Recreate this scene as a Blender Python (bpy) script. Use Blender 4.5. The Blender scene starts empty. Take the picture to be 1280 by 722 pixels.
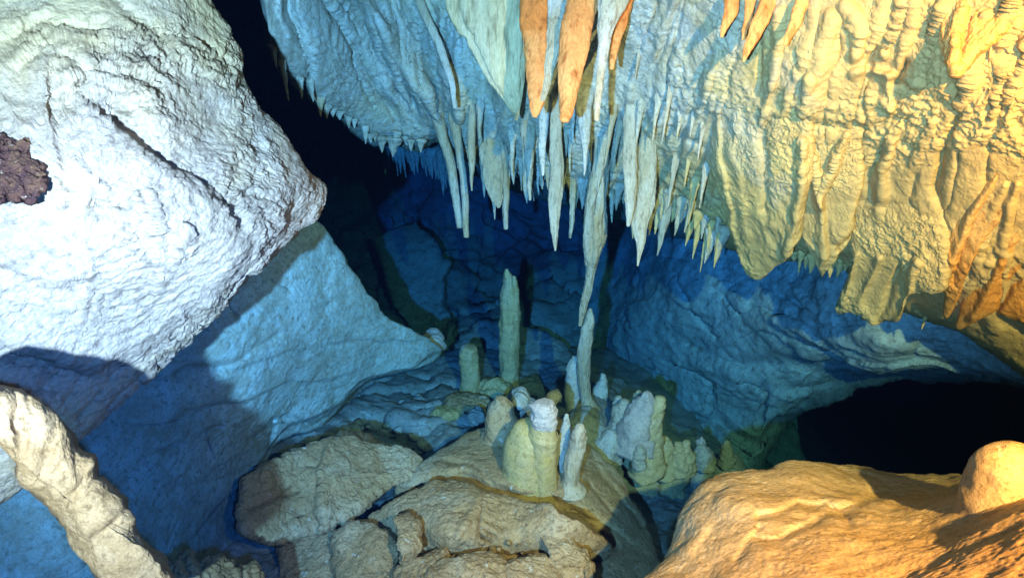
import bpy, math, random
import numpy as np

# ------------------------------------------------------------------ camera, world, lamps
S = bpy.context.scene
COL = S.collection
F = 782.0                     # focal length in photograph pixels
PITCH = math.radians(20)
CAM = np.array([0.0, 0.0, 1.7])
cam = bpy.data.cameras.new('camera')
cam.lens = 22.0; cam.sensor_width = 36.0; cam.clip_start = 0.02; cam.clip_end = 200
camo = bpy.data.objects.new('camera', cam); COL.objects.link(camo)
camo.location = CAM.tolist(); camo.rotation_euler = (math.pi / 2 - PITCH, 0, 0)
S.camera = camo
RIGHT = np.array([1.0, 0, 0]); UP = np.array([0, math.sin(PITCH), math.cos(PITCH)]); FWD = np.array([0, math.cos(PITCH), -math.sin(PITCH)])

W = bpy.data.worlds.new('World'); S.world = W; W.use_nodes = True
W.node_tree.nodes['Background'].inputs[0].default_value = (0.01, 0.03, 0.06, 1)
W.node_tree.nodes['Background'].inputs[1].default_value = 0.0     # inside a flooded cave: no sky
S.view_settings.view_transform = 'Standard'; S.view_settings.look = 'None'
S.view_settings.exposure = 0.0; S.view_settings.gamma = 1.0

def lamp(name, cx, cy, cz, col, power, aim, angle, blend, rad):
    # a spot lamp, offset from the camera: right, up, forward
    l = bpy.data.lights.new(name, 'SPOT'); l.color = col; l.energy = power
    l.spot_size = math.radians(angle); l.spot_blend = blend; l.shadow_soft_size = rad
    o = bpy.data.objects.new(name, l); COL.objects.link(o)
    p = CAM + RIGHT * cx + UP * cy + FWD * cz
    o.location = p.tolist()
    import mathutils
    t = pt(aim[0], aim[1], aim[2])
    o.rotation_euler = mathutils.Vector((t - p).tolist()).to_track_quat('-Z', 'Y').to_euler()
    return o

def pt(px, py, d):
    """photograph pixel + distance along the view axis -> world point(s)"""
    px = np.asarray(px, float); py = np.asarray(py, float); d = np.asarray(d, float)
    x = (px - 640) / F * d; y = -(py - 361) / F * d
    return CAM + x[..., None] * RIGHT + y[..., None] * UP + d[..., None] * FWD

lamp('dive_torch_cool', -0.22, -0.15, -0.28, (1.0, 0.75, 0.84), 860, (580, 125, 3), 95, 1.0, 0.015)
lamp('dive_torch_warm', 0.54, 0.20, -0.25, (1.0, 0.25, 0.055), 1800, (930, 440, 2), 85, 1.0, 0.015)
lamp('fill_spot_dim', 0.08, -0.04, -0.05, (0.20, 0.40, 1.0), 95, (150, 560, 1.7), 56, 1.0, 0.02)  # added blue fill, lifts the shadow at lower left

S.cycles.max_bounces = 4; S.cycles.diffuse_bounces = 1; S.cycles.glossy_bounces = 1
S.cycles.volume_bounces = 0; S.cycles.transmission_bounces = 0; S.cycles.transparent_max_bounces = 6
S.cycles.use_denoising = True

# ------------------------------------------------------------------ noise
_rng = np.random.RandomState(7)
_perm = _rng.permutation(256).astype(np.int64); _perm = np.concatenate([_perm, _perm, _perm])
_grad = _rng.normal(size=(256, 3)); _grad /= np.linalg.norm(_grad, axis=1)[:, None]
def gn(P):
    P = np.asarray(P, float); i = np.floor(P).astype(np.int64); f = P - i; i &= 255
    u = f * f * f * (f * (f * 6 - 15) + 10)
    out = 0
    for dx in (0, 1):
        wx = u[:, 0] if dx else 1 - u[:, 0]
        for dy in (0, 1):
            wy = u[:, 1] if dy else 1 - u[:, 1]
            for dz in (0, 1):
                wz = u[:, 2] if dz else 1 - u[:, 2]
                h = _perm[_perm[_perm[(i[:, 0] + dx) & 255] + ((i[:, 1] + dy) & 255)] + ((i[:, 2] + dz) & 255)]
                g = _grad[h]
                out = out + wx * wy * wz * (g[:, 0] * (f[:, 0] - dx) + g[:, 1] * (f[:, 1] - dy) + g[:, 2] * (f[:, 2] - dz))
    return out * 1.5
def fbm(P, o=4, lac=2.1, g=0.5):
    P = np.asarray(P, float); s = 0; a = 1
    for k in range(o):
        s = s + a * gn(P + 17.3 * k); P = P * lac; a *= g
    return s
def ridged(P, o=4, lac=2.1, g=0.5):
    P = np.asarray(P, float); s = 0; a = 1
    for k in range(o):
        s = s + a * (1 - 2 * np.abs(gn(P + 9.1 * k))); P = P * lac; a *= g
    return s
def warp(P, s, a):
    return P + a * np.stack([gn(P * s + 3.1), gn(P * s + 41.7), gn(P * s + 77.2)], 1)
def sstep(x): x = np.clip(x, 0, 1); return x * x * (3 - 2 * x)

# ------------------------------------------------------------------ fits along pixels
class Depth:
    """thin plate fit of 1/depth over pixels (a plane in space stays a plane)"""
    def __init__(s, ctrl, reg=1e-4):
        c = np.array(ctrl, float); s.p = c[:, :2] / 500.0; v = 1 / c[:, 2]; n = len(c)
        s.lo = c[:, 2].min() * 0.7; s.hi = c[:, 2].max() * 1.5
        if n < 3: s.w = None; s.c = v.mean(); return
        K = s.k(s.p, s.p) + reg * np.eye(n); Q = np.c_[np.ones(n), s.p]
        A = np.block([[K, Q], [Q.T, np.zeros((3, 3))]])
        s.w = np.linalg.lstsq(A, np.r_[v, 0, 0, 0], rcond=None)[0]
    @staticmethod
    def k(a, b):
        r2 = ((a[:, None, :] - b[None]) ** 2).sum(-1); return 0.5 * r2 * np.log(r2 + 1e-12)
    def __call__(s, px, py):
        px = np.asarray(px, float); sh = px.shape; q = np.c_[px.ravel(), np.asarray(py, float).ravel()] / 500.0
        if s.w is None: return np.full(sh, 1 / s.c)
        v = s.k(q, s.p) @ s.w[:-3] + np.c_[np.ones(len(q)), q] @ s.w[-3:]
        return np.clip(1 / np.maximum(v, 1e-3), s.lo, s.hi).reshape(sh)

def seg(px, py, poly):
    """distance to a polyline in pixels, and its side (+ = right of travel as seen in the picture)"""
    best = np.full(px.shape, 1e9); side = np.zeros(px.shape)
    poly = np.array(poly, float)
    for a, b in zip(poly[:-1], poly[1:]):
        ab = b - a; L = (ab ** 2).sum()
        t = np.clip(((px - a[0]) * ab[0] + (py - a[1]) * ab[1]) / L, 0, 1)
        dx = px - a[0] - t * ab[0]; dy = py - a[1] - t * ab[1]; d = np.hypot(dx, dy)
        m = d < best; best = np.where(m, d, best)
        side = np.where(m, np.sign(ab[0] * dy - ab[1] * dx), side)
    return best, side
def carve(px, py, grooves=(), steps=()):
    """extra depth: grooves (poly, half width, depth; negative = ridge), steps (poly, width, depth on right of travel, reach)"""
    e = np.zeros(px.shape)
    wx = px + 3 * np.sin(py * .05 + px * .02) + 1.2 * np.sin(py * .13 + px * .05); wy = py + 3 * np.sin(px * .06 - py * .015) + 1.2 * np.sin(px * .14 + 1)
    for poly, w, a in grooves:
        d, _ = seg(wx, wy, poly); e += a * np.exp(-(d / w) ** 2)
    for poly, w, a, reach in steps:
        d, s = seg(wx, wy, poly); sd = d * s
        e += a * sstep(sd / w + .5) * np.exp(-(np.maximum(sd, 0) / reach) ** 2) * (d < 4 * reach)
    return e
def catmull(pts, n, closed=False):
    p = np.array(pts, float)
    if closed: q = np.vstack([p[-1], p, p[0], p[1]])
    else: q = np.vstack([2 * p[0] - p[1], p, 2 * p[-1] - p[-2]])
    m = len(p) if closed else len(p) - 1
    t = np.linspace(0, m, n, endpoint=not closed); i = np.minimum(t.astype(int), m - 1); f = (t - i)[:, None]
    a, b, c, d = q[i], q[i + 1], q[i + 2], q[i + 3]
    return .5 * ((2 * b) + (c - a) * f + (2 * a - 5 * b + 4 * c - d) * f ** 2 + (3 * b - a - 3 * c + d) * f ** 3)
def lin(pts, n):
    p = np.array(pts, float); L = np.r_[0, np.cumsum(np.linalg.norm(np.diff(p[:, :2], axis=0), axis=1))]
    t = np.linspace(0, L[-1], n); return np.stack([np.interp(t, L, p[:, k]) for k in range(p.shape[1])], 1)

# ------------------------------------------------------------------ meshes
def grid_quads(nr, nc, wrap=False):
    r = np.arange(nr - 1)[:, None]; c = np.arange(nc if wrap else nc - 1)[None]
    c2 = (c + 1) % nc
    a = r * nc + c; b = r * nc + c2; d = (r + 1) * nc + c; e = (r + 1) * nc + c2
    return np.stack([a, b, e, d], -1).reshape(-1, 4)
def normals(V, Q):
    n = np.cross(V[Q[:, 2]] - V[Q[:, 0]], V[Q[:, 3]] - V[Q[:, 1]])
    N = np.stack([np.bincount(Q.ravel(), np.repeat(n[:, k], 4), len(V)) for k in range(3)], 1)
    return N / (np.linalg.norm(N, axis=1)[:, None] + 1e-12)
def link(name, V, Q, mat, parent=None, base=None, flip=False):
    base = V.mean(0) if base is None else np.asarray(base, float)
    me = bpy.data.meshes.new(name); n = len(Q)
    if flip: Q = Q[:, ::-1]
    me.vertices.add(len(V)); me.vertices.foreach_set('co', (V - base).astype(np.float32).ravel())
    me.loops.add(n * 4); me.loops.foreach_set('vertex_index', Q.astype(np.int32).ravel())
    me.polygons.add(n); me.polygons.foreach_set('loop_start', np.arange(0, n * 4, 4, dtype=np.int32))
    me.polygons.foreach_set('use_smooth', np.ones(n, bool))
    me.update(calc_edges=True); me.validate(); me.materials.append(mat)
    o = bpy.data.objects.new(name, me); COL.objects.link(o)
    if parent is not None:
        o.parent = parent; o.location = (base - np.array(parent.location)).tolist()
    else: o.location = base.tolist()
    return o
def tag(o, label=None, cat=None, group=None, kind=None):
    if label: o['label'] = label
    if cat: o['category'] = cat
    if group: o['group'] = group
    if kind: o['kind'] = kind
    return o

# displacement styles: metres along the normal
def d_boulder(P, k=1.0):      # crinkled pale limestone
    q = warp(P, 9, .02)
    st = q @ np.array([[.8, .3, 0], [0, 1, 0], [-.6, 0, 1.]])
    m = sstep(.42 + 1.8 * fbm(P * 5 + 3, 3)) ** 1.4
    return k * (.018 * fbm(P * 3.5, 3) + .0030 * fbm(st * np.array([36, 36, 80]), 3) + (.0015 + .0045 * m) * ridged(warp(st, 8, .03) * np.array([14, 14, 34]), 3) + (.0014 + .0030 * m) * ridged(warp(st, 30, .008) * np.array([70, 70, 150]), 3) + .0007 * gn(P * 260))
def d_flow(P, k=1.0):         # crinkled flowstone with vertical runs
    q = warp(warp(P, 7, .04), 25, .010)
    m = sstep(.45 + 1.8 * fbm(P * 3.3 + 11, 3)) ** 1.5
    v = P * np.array([1, 1, .28])
    st = np.maximum(0, ridged(warp(v, 9, .03) * 21, 2) - .25) * sstep(.4 + 1.3 * fbm(P * 3 + 5, 2))
    return k * (.018 * fbm(P * 2.2, 2) + .004 * fbm(q * np.array([20, 20, 5]), 2) + .008 * st + (.0006 + .0042 * m) * ridged(q * np.array([34, 34, 40]), 3, 2.2, .65) + (.0008 + .0016 * m) * ridged(warp(P, 40, .010) * np.array([95, 95, 80]), 2) + .0013 * gn(P * 200))
def d_rock(P, k=1.0):
    return k * (.03 * fbm(P * 8, 3) + .012 * ridged(warp(P, 8, .03) * 15, 2) + .003 * fbm(P * 60, 3))
def d_clay(P, k=1.0):         # silt-softened floor rock
    q = warp(P, 4, .05)
    return k * (.012 * fbm(P * 4, 3) + .0034 * fbm(q * 20, 4) + .0018 * ridged(q * 46, 3) + .0012 * gn(P * 130))
def d_block(P, k=1.0):        # broken floor stones: flat facets meeting at dull edges
    q = warp(P, 3, .06)
    return d_clay(P, k) + .012 * ridged(q * np.array([6, 6, 9]), 2, 2.1, .4) - .006 + .004 * np.round(2.5 * gn(q * np.array([7, 7, 12]) + 4))
def d_wall(P, k=1.0):         # broken far wall
    q = warp(P, 1.6, .25)
    return k * (.16 * fbm(P * .9, 3) + .05 * ridged(q * 2.2, 3) + .022 * fbm(q * 9, 4))
def d_slab(P, k=1.0):
    q = warp(P, 3, .06)
    return k * (.018 * fbm(P * 2.5, 3) + .003 * fbm(q * np.array([18, 18, 30]), 4) + .0018 * ridged(q * np.array([40, 36, 80]), 2))

def body(name, outline, ctrl, mat, edge=.06, back=.35, p=4.0, disp=d_clay, k=1.0, nt=520, nr=120, center=None,
         grooves=(), steps=(), rough=1.5, shrink=.8, sharp=False, parent=None, label=None, cat=None, group=None, base=None):
    """a closed rock: its front follows depths, its rim rounds off and its back closes behind it"""
    o = lin(np.vstack([outline, outline[:1]]), nt + 1)[:-1] if sharp else lin(np.vstack([catmull(outline, 40 * len(outline), True), catmull(outline, 40 * len(outline), True)[:1]]), nt + 1)[:-1]
    c = np.array(center) if center is not None else o.mean(0)
    ph = (hash(name) % 97) if False else (len(outline) * 7.7 + c[0] * .01)
    th = np.arange(nt) / nt * 2 * np.pi
    L = np.linalg.norm(np.roll(o, -1, 0) - o, axis=1).sum() / (2 * np.pi)
    ring = np.stack([np.cos(th) * L, np.sin(th) * L, np.full(nt, ph)], 1)
    rd = o - c; rl = np.linalg.norm(rd, axis=1)[:, None]
    o = o + rd / rl * (rough * 1.4 * fbm(ring / 22, 4, 2.1, .6))[:, None]
    s = np.linspace(0, 1, nr) ** .85
    a = 1 - (1 - s) ** 1.6                       # denser near the rim
    a = .02 + .98 * a
    D = Depth(ctrl)
    PX = c[0] + a[:, None] * (o[:, 0] - c[0])[None]; PY = c[1] + a[:, None] * (o[:, 1] - c[1])[None]
    dep = D(PX, PY) + carve(PX, PY, grooves, steps) + edge * (1 - (1 - np.minimum(a, .9999) ** p) ** (1 / p))[:, None]
    V = [pt(PX, PY, dep).reshape(-1, 3)]
    rim = dep[-1]
    for j, t in enumerate(np.linspace(.12, 1, 10)):
        ss = 1 - (1 - shrink) * t ** 2
        sx = c[0] + ss * (o[:, 0] - c[0]); sy = c[1] + ss * (o[:, 1] - c[1])
        mb = rim.mean()
        V.append(pt(sx, sy, rim + back * t)*1.0)
    V = np.vstack(V); rows = nr + 10
    V0 = V[:nt].mean(0); V1 = V[-nt:].mean(0)
    Q = grid_quads(rows, nt, True)
    Nn = normals(V, Q)
    if np.mean((Nn[:nt * 3] * (CAM - V[:nt * 3])).sum(1)) < 0: Nn = -Nn; fl = True
    else: fl = False
    V = V + Nn * disp(V, k)[:, None]
    # close front and back with fans made of quads
    n0 = len(V); V = np.vstack([V, V[:nt].mean(0), V[-nt:].mean(0)])
    idx = np.arange(0, nt, 2); i1 = (idx + 1) % nt; i2 = (idx + 2) % nt
    capf = np.stack([np.full(len(idx), n0), i2, i1, idx], 1)
    off = (rows - 1) * nt
    capb = np.stack([np.full(len(idx), n0 + 1), idx + off, i1 + off, i2 + off], 1)
    Q = np.vstack([Q, capf, capb])
    if base is None:
        base = V[np.argmin(V[:, 2])].copy(); m = V.mean(0); base[:2] = m[:2]
    ob = link(name, V, Q, mat, parent, base, fl)
    tag(ob, label, cat, group)
    return ob

def sheet(name, xs, top, bot, nr, ctrl, mat, disp, k=1.0, grooves=(), steps=(), curl=None, label=None, kind='structure', teeth=0, D=None):
    """a wide surface: columns xs, running from top(x) to bot(x) in pixels; curl = (back, lift) turns its lower edge away"""
    xs = np.asarray(xs, float); nc = len(xs); D = D or Depth(ctrl)
    t = top(xs); b = bot(xs)
    v = np.linspace(0, 1, nr)[:, None]
    PY = t[None] + (b - t)[None] * v; PX = np.repeat(xs[None], nr, 0)
    dep = D(PX, PY) + carve(PX, PY, grooves, steps)
    if curl:
        dep = dep + curl[0] * .12 * np.exp(-np.maximum(b[None] - PY, 0) / curl[2])
        ex = []
        for q in np.linspace(.06, 1, 16):
            ex.append((xs, b - curl[1] * q ** 2 + curl[1] * .12 * np.sin(np.pi * min(q * 2, 1)), dep[-1] + curl[0] * q))
        PX = np.vstack([PX] + [e[0][None] for e in ex]); PY = np.vstack([PY] + [e[1][None] for e in ex]); dep = np.vstack([dep] + [e[2][None] for e in ex])
    V = pt(PX, PY, dep).reshape(-1, 3); Q = grid_quads(PX.shape[0], nc)
    N = normals(V, Q); fl = False
    if np.mean((N * (CAM - V)).sum(1)) < 0: N = -N; fl = True
    V = V + N * disp(V, k)[:, None]
    o = link(name, V, Q, mat, None, None, fl); o['kind'] = kind
    if label: o['label'] = label
    return o

def spire(name, rows, d, mat, flat=1.0, nz=70, na=40, lump=.06, ring=.03, flute=0.0, nf=7, tip=.6, foot=0.0, parent=None,
          label=None, cat=None, group=None, seed=0, dtop=None, wob=.0, D=None, down=False):
    """a stalagmite / stalactite from rows (y, x left, x right), base row first, tip row last; d = depth at base"""
    r = np.array(rows, float); q = catmull(r, nz); y = q[:, 0]; cx = (q[:, 1] + q[:, 2]) / 2; rad = np.maximum((q[:, 2] - q[:, 1]) / 2, .4)
    # upright in space: constant world Y unless a tip depth is given
    Y0 = d * (math.cos(PITCH) - (y[0] - 361) / F * math.sin(PITCH))
    dep = Y0 / (math.cos(PITCH) - (y - 361) / F * math.sin(PITCH)) if dtop is None else np.interp(np.linspace(0, 1, nz), [0, 1], [d, dtop])
    C = pt(cx, y, dep); R = rad / F * dep
    # rounded tip
    n2 = 8; T = C[-1] - C[-2]; T /= np.linalg.norm(T) + 1e-9; e = np.linspace(0, np.pi / 2, n2)[1:]
    C = np.vstack([C] + [C[-1] + T * R[-1] * tip * math.sin(a) for a in e]); R = np.r_[R, R[-1] * np.maximum(np.cos(e), .03)]
    if down: R[:8] *= np.sqrt(np.linspace(.05, 1, 8))
    n = len(C); Tn = np.gradient(C, axis=0); Tn /= np.linalg.norm(Tn, axis=1)[:, None] + 1e-9
    A = RIGHT[None] - Tn * (Tn @ RIGHT)[:, None]; A /= np.linalg.norm(A, axis=1)[:, None]
    B = np.cross(Tn, A)
    ta = np.linspace(0, 1, n); wv = np.stack([ta * 3.1 + seed * 3.7, np.full(n, seed * 1.3), ta * 0 + 2.2], 1); wf = (np.minimum(1, ta * 4) * np.minimum(1, (1 - ta) * 6 + .3) * np.minimum(np.minimum(R, np.median(R)), .022))[:, None]
    C = C + A * wf * (.34 * fbm(wv, 2) + .12 * gn(wv * 4))[:, None] + B * wf * (.3 * fbm(wv + 9, 2))[:, None]
    th = np.arange(na) / na * 2 * np.pi
    sc = np.median(R) + 1e-6
    arc = np.r_[0, np.cumsum(np.linalg.norm(np.diff(C, axis=0), axis=1))]
    U = np.stack([np.repeat(np.cos(th)[None], n, 0), np.repeat(np.sin(th)[None], n, 0), np.repeat((arc / sc * .55)[:, None], na, 1)], -1).reshape(-1, 3) + seed * 5.31
    m = 1 + lump * 2 * fbm(U * np.array([1.2, 1.2, 1.0]), 3).reshape(n, na) + ring * fbm(U * np.array([.4, .4, 3.2]), 3).reshape(n, na) + lump * .5 * fbm(U * 3.5, 3).reshape(n, na)
    if flute: m = m + flute * (2 * np.abs(np.cos(.5 * (nf * th[None] + 3.5 * fbm(U * np.array([.3, .3, .25]), 2).reshape(n, na)))) - 1.2) + flute * .8 * fbm(U * np.array([3.5, 3.5, .15]), 2).reshape(n, na)
    R2 = R[:, None] * m
    V = C[:, None] + A[:, None] * (R2 * np.cos(th)[None])[..., None] + B[:, None] * (R2 * np.sin(th)[None] * flat)[..., None]
    V = V.reshape(-1, 3); Q = grid_quads(n, na, True)
    idx = np.arange(0, na, 2); i1 = (idx + 1) % na; i2 = (idx + 2) % na; off = (n - 1) * na
    n0 = len(V); V = np.vstack([V, C[0], C[-1]])
    Q = np.vstack([Q, np.stack([np.full(len(idx), n0), i2, i1, idx], 1), np.stack([np.full(len(idx), n0 + 1), idx + off, i1 + off, i2 + off], 1)])
    # outward?
    N = normals(V, Q); mid = V[(n // 2) * na:(n // 2 + 1) * na]; fl = ((N[(n // 2) * na:(n // 2 + 1) * na] * (mid - C[n // 2])).sum() < 0)
    o = link(name, V, Q, mat, parent, C[0], fl)
    return tag(o, label, cat, group)

# ------------------------------------------------------------------ materials
def mat(name, c1, c2, c3, s1=6, s2=1.5, rough=.8, bump=0.52, bs=60, spec=.2, vein=None, vs=9, veinw=.05, stretch=(1, 1, 1), spots=None, tint=None):
    m = bpy.data.materials.new(name); m.use_nodes = True; nt = m.node_tree; N = nt.nodes; L = nt.links
    b = N['Principled BSDF']; b.inputs['Roughness'].default_value = rough; b.inputs['Specular IOR Level'].default_value = spec
    tc = N.new('ShaderNodeNewGeometry'); mp = N.new('ShaderNodeMapping'); mp.inputs['Scale'].default_value = stretch
    L.new(tc.outputs['Position'], mp.inputs['Vector']); vec = mp.outputs['Vector']
    def noise(s, det=6, r=.6, dist=.0):
        n = N.new('ShaderNodeTexNoise'); n.inputs['Scale'].default_value = s; n.inputs['Detail'].default_value = det
        n.inputs['Roughness'].default_value = r; n.inputs['Distortion'].default_value = dist; L.new(vec, n.inputs['Vector']); return n.outputs['Fac']
    def ramp(f, a, bb, ca=(0, 0, 0, 1), cb=(1, 1, 1, 1)):
        r = N.new('ShaderNodeValToRGB'); r.color_ramp.elements[0].position = a; r.color_ramp.elements[1].position = bb
        r.color_ramp.elements[0].color = ca; r.color_ramp.elements[1].color = cb; L.new(f, r.inputs[0]); return r.outputs[0]
    def mix(f, a, bb):
        x = N.new('ShaderNodeMix'); x.data_type = 'RGBA'
        if isinstance(f, float): x.inputs[0].default_value = f
        else: L.new(f, x.inputs[0])
        for i, q in ((6, a), (7, bb)):
            if isinstance(q, tuple): x.inputs[i].default_value = q
            else: L.new(q, x.inputs[i])
        return x.outputs[2]
    q4 = lambda c: (c[0], c[1], c[2], 1)
    col = mix(ramp(noise(s1, 8, .65, .4), .35, .65), q4(c1), q4(c2))
    col = mix(ramp(noise(s2, 5, .55, .8), .48, .66), col, q4(c3))
    col = mix(ramp(noise(s1 * 7, 4, .6), .52, .72), col, q4([v * .58 for v in c2]))
    sp = mix(ramp(noise(s1 * 22, 3, .7), .35, .65), (.74, .73, .71, 1), (1.16, 1.16, 1.16, 1))
    mm = N.new('ShaderNodeMix'); mm.data_type = 'RGBA'; mm.blend_type = 'MULTIPLY'; mm.inputs[0].default_value = .8; L.new(col, mm.inputs[6]); L.new(sp, mm.inputs[7]); col = mm.outputs[2]
    if vein:
        v = N.new('ShaderNodeTexNoise'); v.inputs['Scale'].default_value = vs; v.inputs['Detail'].default_value = 4; v.inputs['Distortion'].default_value = 1.2
        L.new(vec, v.inputs['Vector'])
        sb = N.new('ShaderNodeMath'); sb.operation = 'SUBTRACT'; sb.inputs[1].default_value = .5; L.new(v.outputs['Fac'], sb.inputs[0])
        ab = N.new('ShaderNodeMath'); ab.operation = 'ABSOLUTE'; L.new(sb.outputs[0], ab.inputs[0])
        col = mix(ramp(ab.outputs[0], 0, veinw, (.45, .45, .45, 1), (0, 0, 0, 1)), col, q4(vein))
    if spots:
        col = mix(ramp(noise(vs * 2.2, 5, .7, .5), .62, .68), col, q4(spots))
    if tint:          # warm lamplight painted into the colour, growing along one world axis
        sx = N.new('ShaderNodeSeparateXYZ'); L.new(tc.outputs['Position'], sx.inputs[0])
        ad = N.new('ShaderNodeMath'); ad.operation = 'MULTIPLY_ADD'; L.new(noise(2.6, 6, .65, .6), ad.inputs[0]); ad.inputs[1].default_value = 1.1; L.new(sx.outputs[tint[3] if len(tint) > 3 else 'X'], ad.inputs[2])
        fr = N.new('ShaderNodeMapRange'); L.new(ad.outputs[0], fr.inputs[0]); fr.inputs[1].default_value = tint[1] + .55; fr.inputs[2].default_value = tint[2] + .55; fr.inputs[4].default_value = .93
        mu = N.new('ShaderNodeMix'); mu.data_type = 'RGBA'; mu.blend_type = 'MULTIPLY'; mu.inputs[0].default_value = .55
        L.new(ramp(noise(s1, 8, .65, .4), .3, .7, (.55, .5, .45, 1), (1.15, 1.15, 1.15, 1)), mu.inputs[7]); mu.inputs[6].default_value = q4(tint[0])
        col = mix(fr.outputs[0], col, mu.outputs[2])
    L.new(col, b.inputs['Base Color'])
    bm = N.new('ShaderNodeBump'); bm.inputs['Strength'].default_value = bump; bm.inputs['Distance'].default_value = .01
    L.new(noise(bs, 8, .7, .3), bm.inputs['Height']); L.new(bm.outputs['Normal'], b.inputs['Normal'])
    return m
M_boulder = mat('pale_limestone', (.54, .40, .305), (.41, .30, .22), (.50, .35, .20), 7, 2.2, bump=0.90, bs=80, tint=((.66, .45, .22), 1.50, 1.82, 'Z'), spots=(.40, .33, .24), vs=14)  # tint paints warm lamplight onto the boulder's top
M_flow = mat('cream_flowstone', (.58, .52, .42), (.44, .38, .27), (.60, .48, .30), 9, 2.0, bump=0.75, bs=60, vein=(.66, .62, .56), vs=10, veinw=.03, spots=(.34, .26, .17), tint=((.64, .415, .135), .30, .66))  # gold tint paints warm lamplight onto the ceiling's right side
M_ochre = mat('ochre_dripstone', (.78, .225, .045), (.66, .17, .03), (.78, .33, .10), 8, 3, rough=.55, bump=0.60, bs=60, stretch=(1, 1, .2))
M_amber = mat('amber_drapery_stone', (.80, .36, .08), (.70, .28, .055), (.78, .42, .13), 8, 3, rough=.55, bump=0.60, bs=60, stretch=(1, 1, .2))
M_drip = mat('pale_dripstone', (.56, .49, .38), (.36, .30, .20), (.48, .33, .17), 14, 5, rough=.65, bump=0.75, bs=70, stretch=(1, 1, .22))
M_drip2 = mat('tan_dripstone', (.50, .41, .27), (.38, .29, .17), (.56, .50, .42), 14, 5, rough=.65, bump=0.75, bs=70, stretch=(1, 1, .22))
M_clay = mat('silted_floor_rock', (.52, .345, .175), (.38, .245, .12), (.56, .43, .28), 9, 3.5, bump=0.90, bs=80, spots=(.62, .56, .46), vs=12)
M_floor = mat('blue_grey_floor_rock', (.40, .40, .36), (.30, .30, .26), (.46, .46, .43), 7, 2.5, bump=0.90, bs=60, spots=(.58, .58, .54), vs=8)
M_cream = mat('cream_drapery_stone', (.66, .48, .25), (.50, .35, .16), (.64, .54, .38), 8, 3, rough=.6, bump=0.60, bs=70, stretch=(1, 1, .2))
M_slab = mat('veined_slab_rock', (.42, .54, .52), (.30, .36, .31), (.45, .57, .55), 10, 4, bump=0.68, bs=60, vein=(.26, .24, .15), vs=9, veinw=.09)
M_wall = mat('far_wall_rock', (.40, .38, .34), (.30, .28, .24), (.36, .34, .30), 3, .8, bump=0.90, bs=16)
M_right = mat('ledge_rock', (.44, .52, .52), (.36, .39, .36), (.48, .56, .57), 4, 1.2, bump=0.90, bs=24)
M_gold = mat('golden_near_rock', (.54, .37, .18), (.46, .30, .13), (.58, .42, .24), 10, 5, rough=.6, bump=0.45, bs=90, spots=(.62, .48, .30))
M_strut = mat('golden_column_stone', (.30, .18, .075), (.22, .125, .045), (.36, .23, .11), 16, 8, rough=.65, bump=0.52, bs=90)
M_stalag = mat('stalagmite_stone', (.64, .48, .26), (.52, .38, .17), (.58, .45, .27), 14, 5, rough=.65, bump=0.45, bs=60)
M_white = mat('white_calcite', (.56, .48, .42), (.47, .40, .36), (.58, .50, .44), 20, 6, rough=.6, bump=0.75, bs=60)
M_pale2 = mat('grey_green_stub_stone', (.52, .47, .38), (.40, .36, .28), (.56, .53, .48), 14, 5, rough=.65, bump=0.75, bs=60)
M_bulb = mat('yellow_flowstone', (.48, .36, .19), (.52, .37, .12), (.48, .38, .18), 9, 6, rough=.55, bump=0.30, bs=50)
M_pale = mat('pale_stub_stone', (.54, .50, .43), (.42, .38, .31), (.52, .49, .43), 14, 5, rough=.65, bump=0.45, bs=50)
M_rust = mat('rust_crust', (.15, .06, .035), (.08, .03, .03), (.24, .11, .05), 60, 30, bump=0.90, bs=200, spots=(.5, .36, .25), vs=60)

ip = lambda xs, ys: (lambda x: np.interp(x, xs, ys))
c0 = lambda v: (lambda x: np.full(np.shape(x), float(v)))

# ------------------------------------------------------------------ the setting
# far wall of the chamber
far_ctrl = [(-200, 100, 7), (640, 330, 5.8), (770, 330, 5.4), (300, 0, 7), (400, 100, 7.5), (480, 200, 6.6), (600, 250, 5.9), (700, 350, 5.2), (800, 300, 4.9), (480, 400, 4.8), (600, 450, 4.0), (700, 470, 4.3),
            (850, 480, 4.4), (560, 380, 4.9), (900, 560, 4.3), (500, 480, 3.9), (1000, 300, 5.5), (650, 560, 3.9), (200, 500, 6), (800, -100, 8), (950, 620, 4.3)]
far_gr = [([(480, 250), (500, 290), (495, 330), (520, 360)], 3.5, .1), ([(455, 300), (480, 340), (470, 380)], 3.5, .1), ([(600, 330), (590, 370), (615, 410)], 3.5, .09), ([(500, 400), (540, 410), (570, 440), (610, 430)], 3.5, .1), ([(690, 350), (730, 380), (790, 370)], 3.5, .09), ([(640, 440), (690, 470), (730, 490)], 4, .12), ([(590, 250), (640, 250), (680, 270)], 4, .1), ([(470, 270), (520, 300), (560, 330), (555, 380), (575, 410)], 5, .12), ([(480, 340), (540, 360), (570, 400), (620, 395)], 5, .12), ([(510, 270), (545, 290), (565, 318)], 5, .1),
          ([(620, 270), (660, 290), (690, 310), (780, 330)], 6, .14), ([(660, 410), (700, 435), (740, 440), (800, 425)], 5, .12), ([(480, 380), (530, 430), (580, 440)], 4, .1),
          ([(800, 330), (840, 400), (880, 430)], 6, .1), ([(570, 410), (560, 445)], 4, .1)]
sheet('cave_wall', np.linspace(-300, 1000, 400), c0(-250), c0(640), 290, far_ctrl, M_wall, lambda P, k: d_wall(P, k) + .07 * np.round(2.2 * fbm(warp(P, 1.2, .3) * np.array([1.1, 1.1, 1.6]), 2)) * .8, .7, far_gr)

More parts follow.
